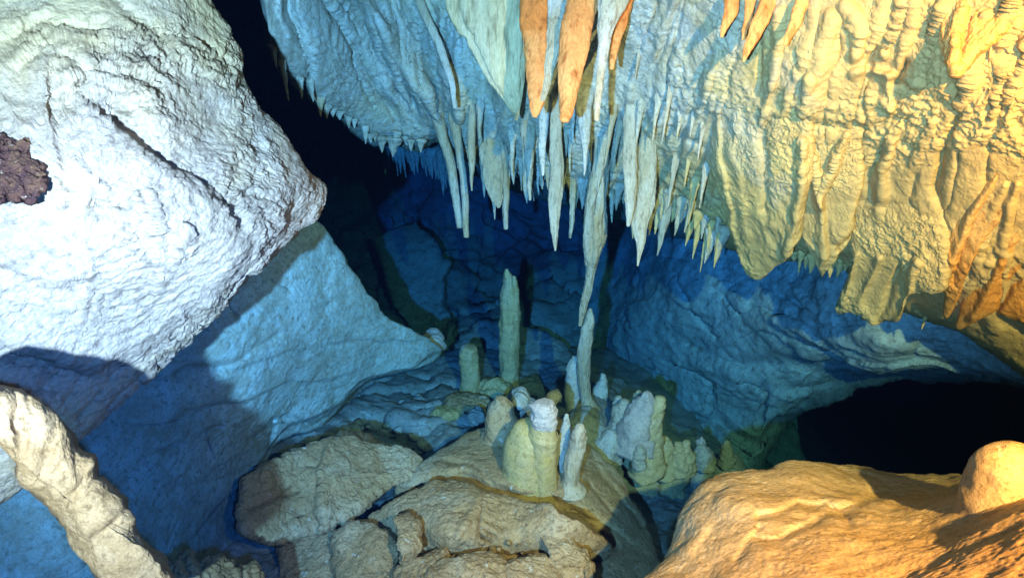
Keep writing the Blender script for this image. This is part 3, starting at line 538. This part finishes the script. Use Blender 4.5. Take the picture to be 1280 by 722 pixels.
spire('pale_tip', [(552, 721, 734), (542, 719, 733.5), (535, 719.5, 731.5)], 2.025, M_pale, lump=.05, parent=a, seed=14, tip=.8, nz=24)
spire('stalagmite', [(600, 688, 708), (580, 692, 710), (550, 698, 713), (530, 703, 713), (518, 706, 711)], 2.16, M_pale, lump=.06, seed=15, flat=.6, label='thin pale blade of stalagmite between the white capped and finger-like ones', cat='stalagmite')

# clusters right of the mound
def cluster(label, d, base_outline, fingers, mt=M_stalag, base_d=None):
    cx = np.mean([p[0] for p in base_outline]); cy = max(p[1] for p in base_outline)
    e = bpy.data.objects.new('stalagmite_cluster', None); COL.objects.link(e); e.location = pt(cx, cy, d).tolist(); e.empty_display_size = .05
    tag(e, label, 'stalagmite cluster', 'stalagmite clusters right of the mound')
    body('fused_base', base_outline, [(cx - 50, cy - 80, d + .12), (cx + 50, cy - 80, d + .12), (cx, cy, d - .08)], mt, edge=.08, back=.22, p=2.6, nt=260, nr=60, rough=1.5, k=.9, parent=e)
    for i, (rows, dz, m) in enumerate(fingers):
        rows = [(y, x0 - (x1 - x0) * g, x1 + (x1 - x0) * g) for (y, x0, x1), g in zip(rows, np.linspace(.42, .08, len(rows)))]
        spire('stalagmite_finger', rows, d + dz, m, lump=.14, ring=.05, parent=e, seed=20 + i + cx * .1, nz=50, na=32, tip=.7)
cluster('large stalagmite cluster of leaning fingers with a white broken plate, right of the mound', 2.72, [(746, 562), (756, 536), (768, 516), (784, 520), (800, 518), (818, 530), (826, 590), (820, 625), (800, 640), (770, 610), (752, 590)],
        [([(590, 796, 822), (560, 799, 820), (530, 806, 823), (510, 814, 830), (499, 820, 832)], -.06, M_stalag), ([(560, 778, 806), (530, 784, 809), (510, 794, 816), (499, 800, 817), (493, 803, 815)], -.09, M_white), ([(520, 790, 802), (500, 792, 803), (490, 794, 801)], .02, M_stalag),
         ([(560, 760, 785), (530, 768, 786), (510, 771, 788), (502, 776, 786)], -.02, M_pale2), ([(575, 748, 768), (556, 750, 770), (542, 757, 770)], -.06, M_pale2), ([(582, 793, 804), (568, 793.5, 804.5), (558, 796, 803)], -.16, M_pale2), ([(530, 768, 776), (508, 768, 779), (497, 769, 777)], .03, M_pale2)])
cluster('smaller three-fingered stalagmite cluster right of the large one', 2.78, [(818, 566), (828, 555), (850, 556), (864, 562), (862, 602), (850, 625), (832, 640), (820, 610)],
        [([(590, 820, 840), (565, 823, 839), (553, 826, 837), (547, 828, 835)], -.04, M_stalag), ([(590, 840, 855), (565, 841, 853), (555, 842, 851)], -.06, M_stalag), ([(590, 850, 863), (565, 851, 863), (553, 853, 862)], -.04, M_stalag)])
cluster('lumpy stalagmite knob with a tiny pale nub on top', 2.85, [(864, 580), (872, 566), (884, 562), (892, 575), (890, 600), (880, 620), (864, 612)],
        [([(580, 868, 888), (566, 869, 886), (558, 872, 882)], -.05, M_pale2), ([(566, 872, 880), (552, 873, 880), (547, 875, 879)], -.05, M_white)], M_pale2)
cluster('low double knob of stalagmite nearest the dark passage', 2.95, [(892, 588), (902, 570), (918, 568), (930, 586), (926, 606), (900, 612)],
        [([(580, 902, 914), (562, 903, 914), (552, 905, 911)], -.04, M_pale2)], M_pale2)
rl = random.Random(5)
for i in range(26):
    x = rl.uniform(800, 935); y = rl.uniform(596, 668); 
    if y > 690 - (x - 800) * .55: continue
    r = rl.uniform(5, 13); d = 2.62 + (640 - y) * .004 + (x - 800) * .002
    ol = [(x + r * math.cos(t) * rl.uniform(.8, 1.25), y + r * .85 * math.sin(t) * rl.uniform(.8, 1.2)) for t in np.linspace(0, 2 * math.pi, 8)[:-1]]
    body('rock', ol, [(x - 30, y - 30, d + .05), (x + 30, y - 30, d + .05), (x, y + 30, d - .05)], [M_pale, M_stalag, M_clay][i % 3], edge=.06, back=.12, p=2.2, nt=64, nr=20, rough=.8, k=.6, disp=d_rock,
         label='lump of rubble below the stalagmite clusters beside the golden rock', cat='rock', group='rubble below the stalagmite clusters')

# ------------------------------------------------------------------ stalactites and curtains
def tite(rows, mt, label, dz=-.03, group=None, **kw):
    kw['down'] = True; d0 = float(CE(rows[0][1] * .5 + rows[0][2] * .5, rows[0][0])); d = d0 + .04
    kw['dtop'] = (d0 + dz) * (math.cos(PITCH) - (rows[0][0] - 361) / F * math.sin(PITCH)) / (math.cos(PITCH) - (rows[-1][0] - 361) / F * math.sin(PITCH))
    return spire('stalactite', rows, d, mt, label=label, cat='stalactite', group=group, **kw)
tite([(130, 534, 556), (160, 543, 557), (200, 557, 569), (240, 564, 575), (284, 571, 579)], M_drip2, 'left one of the pair of long thin stalactites hanging over the dark blue water', lump=.03, ring=.03, seed=31, tip=.4)
tite([(130, 556, 574), (170, 565, 577), (210, 573, 582), (255, 576.5, 585.5), (296, 580, 587)], M_drip2, 'right longer one of the pair of long thin stalactites hanging over the dark blue water', lump=.03, ring=.03, seed=32, tip=.4)
tite([(180, 624, 636), (220, 626, 636), (260, 628, 636), (286, 629.5, 635)], M_drip2, 'thin straight stalactite midway between the long pair and the longest stalactite', lump=.03, seed=33, tip=.4)
tite([(-70, 642, 708), (0, 651, 694), (50, 655, 690), (100, 658, 686), (130, 661, 679), (145, 665, 672)], M_ochre, 'bright orange pointed stalactite at the top centre', flute=.05, nf=4, seed=34, flat=.6, nz=110, na=56, dz=-.16)
tite([(-70, 676, 716), (0, 684, 708), (50, 683, 702), (90, 680, 692), (125, 675, 681)], M_drip2, 'wavy-edged tan curtain overlapping the orange pointed stalactite', flute=.12, nf=9, seed=35, flat=.35, dz=-.12)
tite([(-70, 706, 756), (0, 708, 748), (40, 702, 741), (76, 697, 731), (110, 697, 721), (140, 698, 716), (150, 700, 712)], M_ochre, 'blunt orange stalactite like a thumb at the top centre', flute=.05, nf=3, seed=36, flat=.6, nz=110, na=56, dz=-.18)
tite([(-70, 744, 806), (0, 747, 782), (40, 748, 766), (90, 746, 756), (150, 743, 749)], M_drip2, 'tan blade stalactite right of the blunt orange one', flute=.1, nf=6, seed=37, flat=.5, dz=-.14)
tite([(-30, 776, 800), (20, 770, 786), (60, 764, 774), (86, 762, 767)], M_ochre, 'short orange-edged blade at the top, behind the tan blade', flute=.06, seed=38, flat=.5, dz=-.08)
tite([(100, 718, 744), (140, 720, 740), (170, 725, 737), (200, 729, 734), (219, 729, 731)], M_pale, 'white icicle-shaped stalactite below the blunt orange one', flute=.08, nf=5, seed=39, dz=-.12)
tite([(110, 676, 692), (150, 674, 686), (190, 674, 682), (219, 677, 680)], M_pale, 'white-tipped blade stalactite below the orange pointed one', flute=.05, seed=40, flat=.5, dz=-.1)
tite([(120, 688, 706), (160, 688, 702), (200, 688, 705), (240, 686, 703), (280, 687, 698), (300, 691, 697), (313, 693, 695)], M_drip, 'ribbed blade stalactite with a sharp white tip left of the longest one', flute=.08, nf=5, seed=41, flat=.6, dz=-.05)
tite([(220, 709, 722), (250, 712, 720), (280, 711, 717), (297, 711, 714)], M_drip, 'small twin-pointed stalactite between the ribbed blade and the longest one', seed=42, flute=.06)
tite([(110, 784, 800), (160, 780, 798), (229, 779, 795), (260, 781, 792), (282, 783, 787)], M_drip, 'left fold of the striated double curtain right of the longest stalactite', flute=.08, nf=5, seed=43, flat=.5)
tite([(160, 797, 822), (205, 796, 820), (240, 793, 819), (280, 790, 810), (305, 795, 805), (320, 796, 801), (332, 796, 798)], M_drip2, 'right longer fold of the striated double curtain right of the longest stalactite', flute=.09, nf=6, seed=44, flat=.45, dz=-.08)
tite([(170, 598, 632), (205, 601, 630), (230, 607, 629), (250, 614, 628), (259, 621, 625)], M_drip, 'pale triangular blade under the ceiling beside the thin straight stalactite', seed=45, flat=.35, flute=.08)
tite([(150, 650, 672), (190, 656, 668), (220, 658, 666), (250, 661, 664)], M_drip, 'white-edged pointed stalactite below the pale curtain', seed=46, flute=.06)
tite([(-60, 556, 668), (0, 561, 660), (40, 582, 659), (90, 607, 655), (120, 626, 652), (140, 640, 649), (150, 644, 647)], M_cream, 'broad cream drapery tapering to a point left of the orange stalactites', seed=47, ring=.05, flat=.36, flute=.10, nf=9, nz=110, na=72, dz=.05, lump=.03)
tite([(120, 586, 596), (190, 584, 594), (220, 587, 592), (238, 589, 591)], M_drip2, 'short tan spike right of the long thin pair', seed=48)
tite([(-40, 908, 930), (0, 905, 926), (25, 902, 915), (46, 900, 904)], M_ochre, 'left short orange spike at the top edge, right of centre', seed=49, flat=.6, dz=-.02)
tite([(-40, 955, 985), (0, 950, 972), (30, 938, 957), (60, 929, 940), (77, 928, 931)], M_ochre, 'long orange spike at the top edge, between two shorter ones', seed=50, flat=.6, flute=.06, dz=-.03)
tite([(-40, 938, 956), (0, 932, 946), (35, 928, 936), (50, 927, 930)], M_ochre, 'thin orange spike at the top edge, close left of the long spike', seed=61, flat=.6, dz=-.02)
tite([(-40, 1008, 1030), (0, 996, 1014), (30, 986, 1000), (56, 979, 985)], M_ochre, 'right short orange spike at the top edge', seed=51, flat=.6, dz=-.02)
tite([(-40, 512, 526), (0, 520, 531), (50, 541, 551), (100, 559, 567), (135, 566, 570)], M_drip2, 'thin yellow rib running down the pale folds left of the cream drapery', seed=62, flat=.5, dz=-.02)
# curtains
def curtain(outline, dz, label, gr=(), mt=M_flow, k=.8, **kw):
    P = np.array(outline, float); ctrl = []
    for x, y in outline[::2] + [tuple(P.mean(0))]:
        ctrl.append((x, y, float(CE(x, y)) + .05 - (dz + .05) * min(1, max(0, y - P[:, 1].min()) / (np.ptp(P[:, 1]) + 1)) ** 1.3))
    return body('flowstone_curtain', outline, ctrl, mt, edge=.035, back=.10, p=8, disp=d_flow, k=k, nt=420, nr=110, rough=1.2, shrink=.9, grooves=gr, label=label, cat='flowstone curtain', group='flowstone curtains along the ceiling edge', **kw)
curtain([(896, 80), (945, 50), (995, 80), (1014, 160), (1006, 250), (994, 300), (972, 334), (941, 348), (924, 318), (908, 276), (896, 226), (888, 170)], .22, 'widest cream curtain with a blunt tip hanging over the blue ledge',
        [([(1000, 180), (1003, 250), (980, 325)], 5, -.03), ([(960, 130), (955, 200), (958, 260)], 6, .02), ([(925, 130), (915, 200), (935, 300)], 6, -.015), ([(898, 150), (900, 220), (920, 300)], 4, -.02)])
curtain([(1000, 130), (1030, 90), (1070, 110), (1076, 220), (1066, 270), (1058, 302), (1046, 318), (1036, 338), (1025, 348), (1016, 318), (1006, 280)], .16, 'narrow cream curtain with a split Y-shaped rib, next to a dark hole',
        [([(1052, 172), (1032, 240), (1028, 262), (1026, 330)], 4, -.03), ([(1016, 200), (1028, 262)], 4, -.03), ([(1062, 290), (1045, 312)], 4, .04)])
curtain([(1070, 250), (1120, 200), (1176, 240), (1182, 350), (1160, 366), (1136, 372), (1128, 396), (1120, 402), (1106, 398), (1094, 402), (1076, 392), (1062, 385), (1048, 387), (1056, 352), (1066, 320)], .18, 'low tan curtain with ragged lower edge at the right end of the ceiling',
        [([(1070, 320), (1056, 380)], 4, -.02), ([(1100, 320), (1074, 388)], 5, -.02), ([(1128, 330), (1095, 398)], 4, .02), ([(1150, 330), (1120, 395)], 5, -.02)])

curtain([(1180, -60), (1183, 0), (1181, 40), (1187, 70), (1194, 93), (1205, 84), (1225, 62), (1246, 46), (1262, 20), (1275, -60)], .09, 'folded golden drapery bulging from the ceiling in the top right', [([(1225, -40), (1215, 30), (1200, 80)], 4, .02), ([(1205, -40), (1198, 40), (1196, 84)], 6, -.015)], M_amber, k=.5)
curtain([(1320, 120), (1275, 150), (1240, 188), (1214, 236), (1196, 280), (1186, 320), (1182, 360), (1180, 394), (1190, 388), (1198, 350), (1213, 322), (1240, 287), (1266, 256), (1330, 190)], .08, 'long slanting golden drapery with a black gap along its right side', [([(1270, 180), (1225, 250), (1192, 330)], 6, -.02), ([(1255, 215), (1215, 280), (1190, 350)], 4, .015)], M_amber, k=.5)
curtain([(1400, 180), (1320, 215), (1280, 255), (1250, 300), (1226, 336), (1206, 372), (1197, 408), (1212, 404), (1240, 392), (1270, 400), (1320, 420), (1420, 420)], .05, 'second golden drapery at the right edge beyond the black gap', [([(1290, 270), (1245, 340), (1215, 395)], 6, -.02), ([(1300, 320), (1260, 360), (1245, 390)], 6, .02)], M_amber, k=.5)
# many thin stalactites along the ceiling edge
rr = random.Random(11)
def minor(x, y, L, w, dd, mt, label, group, lean=-.12, seed=0):
    y0 = y; tipx = x + lean * L
    rows = [(y0, x - w * 1.0, x + w * 1.0), (y0 + L * .14, x + lean * L * .14 - w * .72, x + lean * L * .14 + w * .72), (y0 + L * .38, x + lean * L * .38 - w * .42, x + lean * L * .38 + w * .42), (y0 + L * .75, x + lean * L * .75 - w * .22, x + lean * L * .75 + w * .2), (y0 + L, tipx - .5, tipx + .5)]
    spire('stalactite', rows, dd, mt, lump=.13, ring=.08, flute=.12, nf=3, nz=24, na=16, flat=.7, label=label, cat='stalactite', group=group, seed=seed, down=True)
ONES = 'first second third fourth fifth sixth seventh eighth ninth tenth eleventh twelfth thirteenth fourteenth fifteenth sixteenth seventeenth eighteenth nineteenth twentieth'.split()
def nth(i):
    return ONES[i] if i < 20 else ('twenty-' if i < 29 else 'thirty-') + ONES[(i - 20) % 10] if i not in (29,) else 'thirtieth'
def which(i, L, w, Lr, wr, where):
    size = ('long' if L > .5 * (Lr[0] + Lr[1]) else 'short') + (' thick' if w > .5 * (wr[0] + wr[1]) else ' thin')
    return f"{nth(i)} from left, {size}, {where}"
k = 0
def fringe(x0, x1, n, Lr, wr, mats, label, group, lean, up=12, back=0.0, edge=ceil_edge, DD=None):
    global k
    for i in range(n):
        k += 1; x = x0 + (x1 - x0) * (i + rr.uniform(.1, .9)) / n
        L = rr.uniform(*Lr) * (1 if rr.random() < .75 else 1.5); w = rr.uniform(*wr); u = rr.uniform(.5, 1.6) * up
        y = float(edge(x)) - u
        minor(x, y, L, w, float((DD or CE)(x, y)) + back + rr.uniform(.0, .06), rr.choice(mats), which(i, L, w, Lr, wr, label), group, lean + rr.uniform(-.06, .06), k * 1.7)
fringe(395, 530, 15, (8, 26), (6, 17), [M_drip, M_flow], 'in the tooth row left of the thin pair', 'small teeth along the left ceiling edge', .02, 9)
RE = Depth(rear_ctrl)
fringe(478, 560, 20, (24, 46), (6, 11), [M_wall], 'in the dark blue row behind the ceiling edge', 'dark stalactites behind the ceiling edge', .1, 14, -.1, rear_edge, RE)
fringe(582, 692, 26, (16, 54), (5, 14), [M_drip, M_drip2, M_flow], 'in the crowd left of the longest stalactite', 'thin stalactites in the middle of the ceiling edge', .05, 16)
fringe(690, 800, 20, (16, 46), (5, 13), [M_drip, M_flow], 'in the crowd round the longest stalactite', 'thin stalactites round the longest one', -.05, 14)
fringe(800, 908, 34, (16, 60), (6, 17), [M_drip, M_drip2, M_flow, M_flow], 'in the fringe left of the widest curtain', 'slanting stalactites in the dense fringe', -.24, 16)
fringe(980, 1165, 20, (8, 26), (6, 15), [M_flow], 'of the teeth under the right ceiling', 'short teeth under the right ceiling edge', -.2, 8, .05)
fringe(330, 392, 4, (16, 44), (7, 13), [M_drip], 'of the teeth beside the black gap', 'teeth at the far left end of the ceiling', .15, 16)
for i, (x, y, L, w) in enumerate(sorted([(600, 120, 60, 9), (655, 150, 70, 9), (640, 160, 60, 8), (706, 160, 70, 7), (712, 170, 46, 6), (770, 120, 90, 9), (776, 150, 60, 7), (758, 170, 70, 8), (804, 120, 70, 9), (826, 110, 66, 9), (840, 100, 80, 7), (852, 136, 36, 8), (868, 138, 34, 7), (880, 150, 50, 7), (808, 190, 50, 8), (884, 200, 60, 8), (870, 220, 60, 9), (676, 170, 60, 7), (572, 150, 60, 8), (612, 170, 50, 6), (800, 60, 40, 6), (846, 190, 70, 8), (862, 190, 44, 6), (716, 130, 50, 6)])):
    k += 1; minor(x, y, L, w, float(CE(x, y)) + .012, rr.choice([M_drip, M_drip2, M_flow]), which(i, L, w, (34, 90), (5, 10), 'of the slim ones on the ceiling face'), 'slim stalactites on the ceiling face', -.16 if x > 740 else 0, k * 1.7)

# ------------------------------------------------------------------ the water
lo = np.full(3, 1e9); hi = -lo
for o in bpy.data.objects:
    if o.type == 'MESH':
        n = len(o.data.vertices); c = np.empty(n * 3, np.float32); o.data.vertices.foreach_get('co', c)
        c = c.reshape(-1, 3) + np.array(o.matrix_basis.translation) + (np.array(o.parent.location) if o.parent else 0)
        lo = np.minimum(lo, c.min(0)); hi = np.maximum(hi, c.max(0))
lo = np.minimum(lo, CAM - 1) - 1; hi = np.maximum(hi, CAM + 1) + .5
print('bounds', lo, hi)
V = np.array([[x, y, z] for x in (lo[0], hi[0]) for y in (lo[1], hi[1]) for z in (lo[2], hi[2])])
Q = np.array([[0, 1, 3, 2], [4, 6, 7, 5], [0, 4, 5, 1], [2, 3, 7, 6], [0, 2, 6, 4], [1, 5, 7, 3]])
mw = bpy.data.materials.new('clear_blue_water'); mw.use_nodes = True; nt = mw.node_tree; nt.nodes.clear()
out = nt.nodes.new('ShaderNodeOutputMaterial'); pv = nt.nodes.new('ShaderNodeVolumePrincipled')
pv.inputs['Color'].default_value = (.0003, .0008, .002, 1)
pv.inputs['Density'].default_value = 0.52
pv.inputs['Absorption Color'].default_value = (.0, .43, .83, 1)
nt.links.new(pv.outputs[0], out.inputs['Volume'])
hz = link('haze', V, Q, mw); hz['kind'] = 'stuff'
for p in hz.data.polygons: p.use_smooth = False
print('tris', sum(len(o.data.polygons) * 2 for o in bpy.data.objects if o.type == 'MESH'))
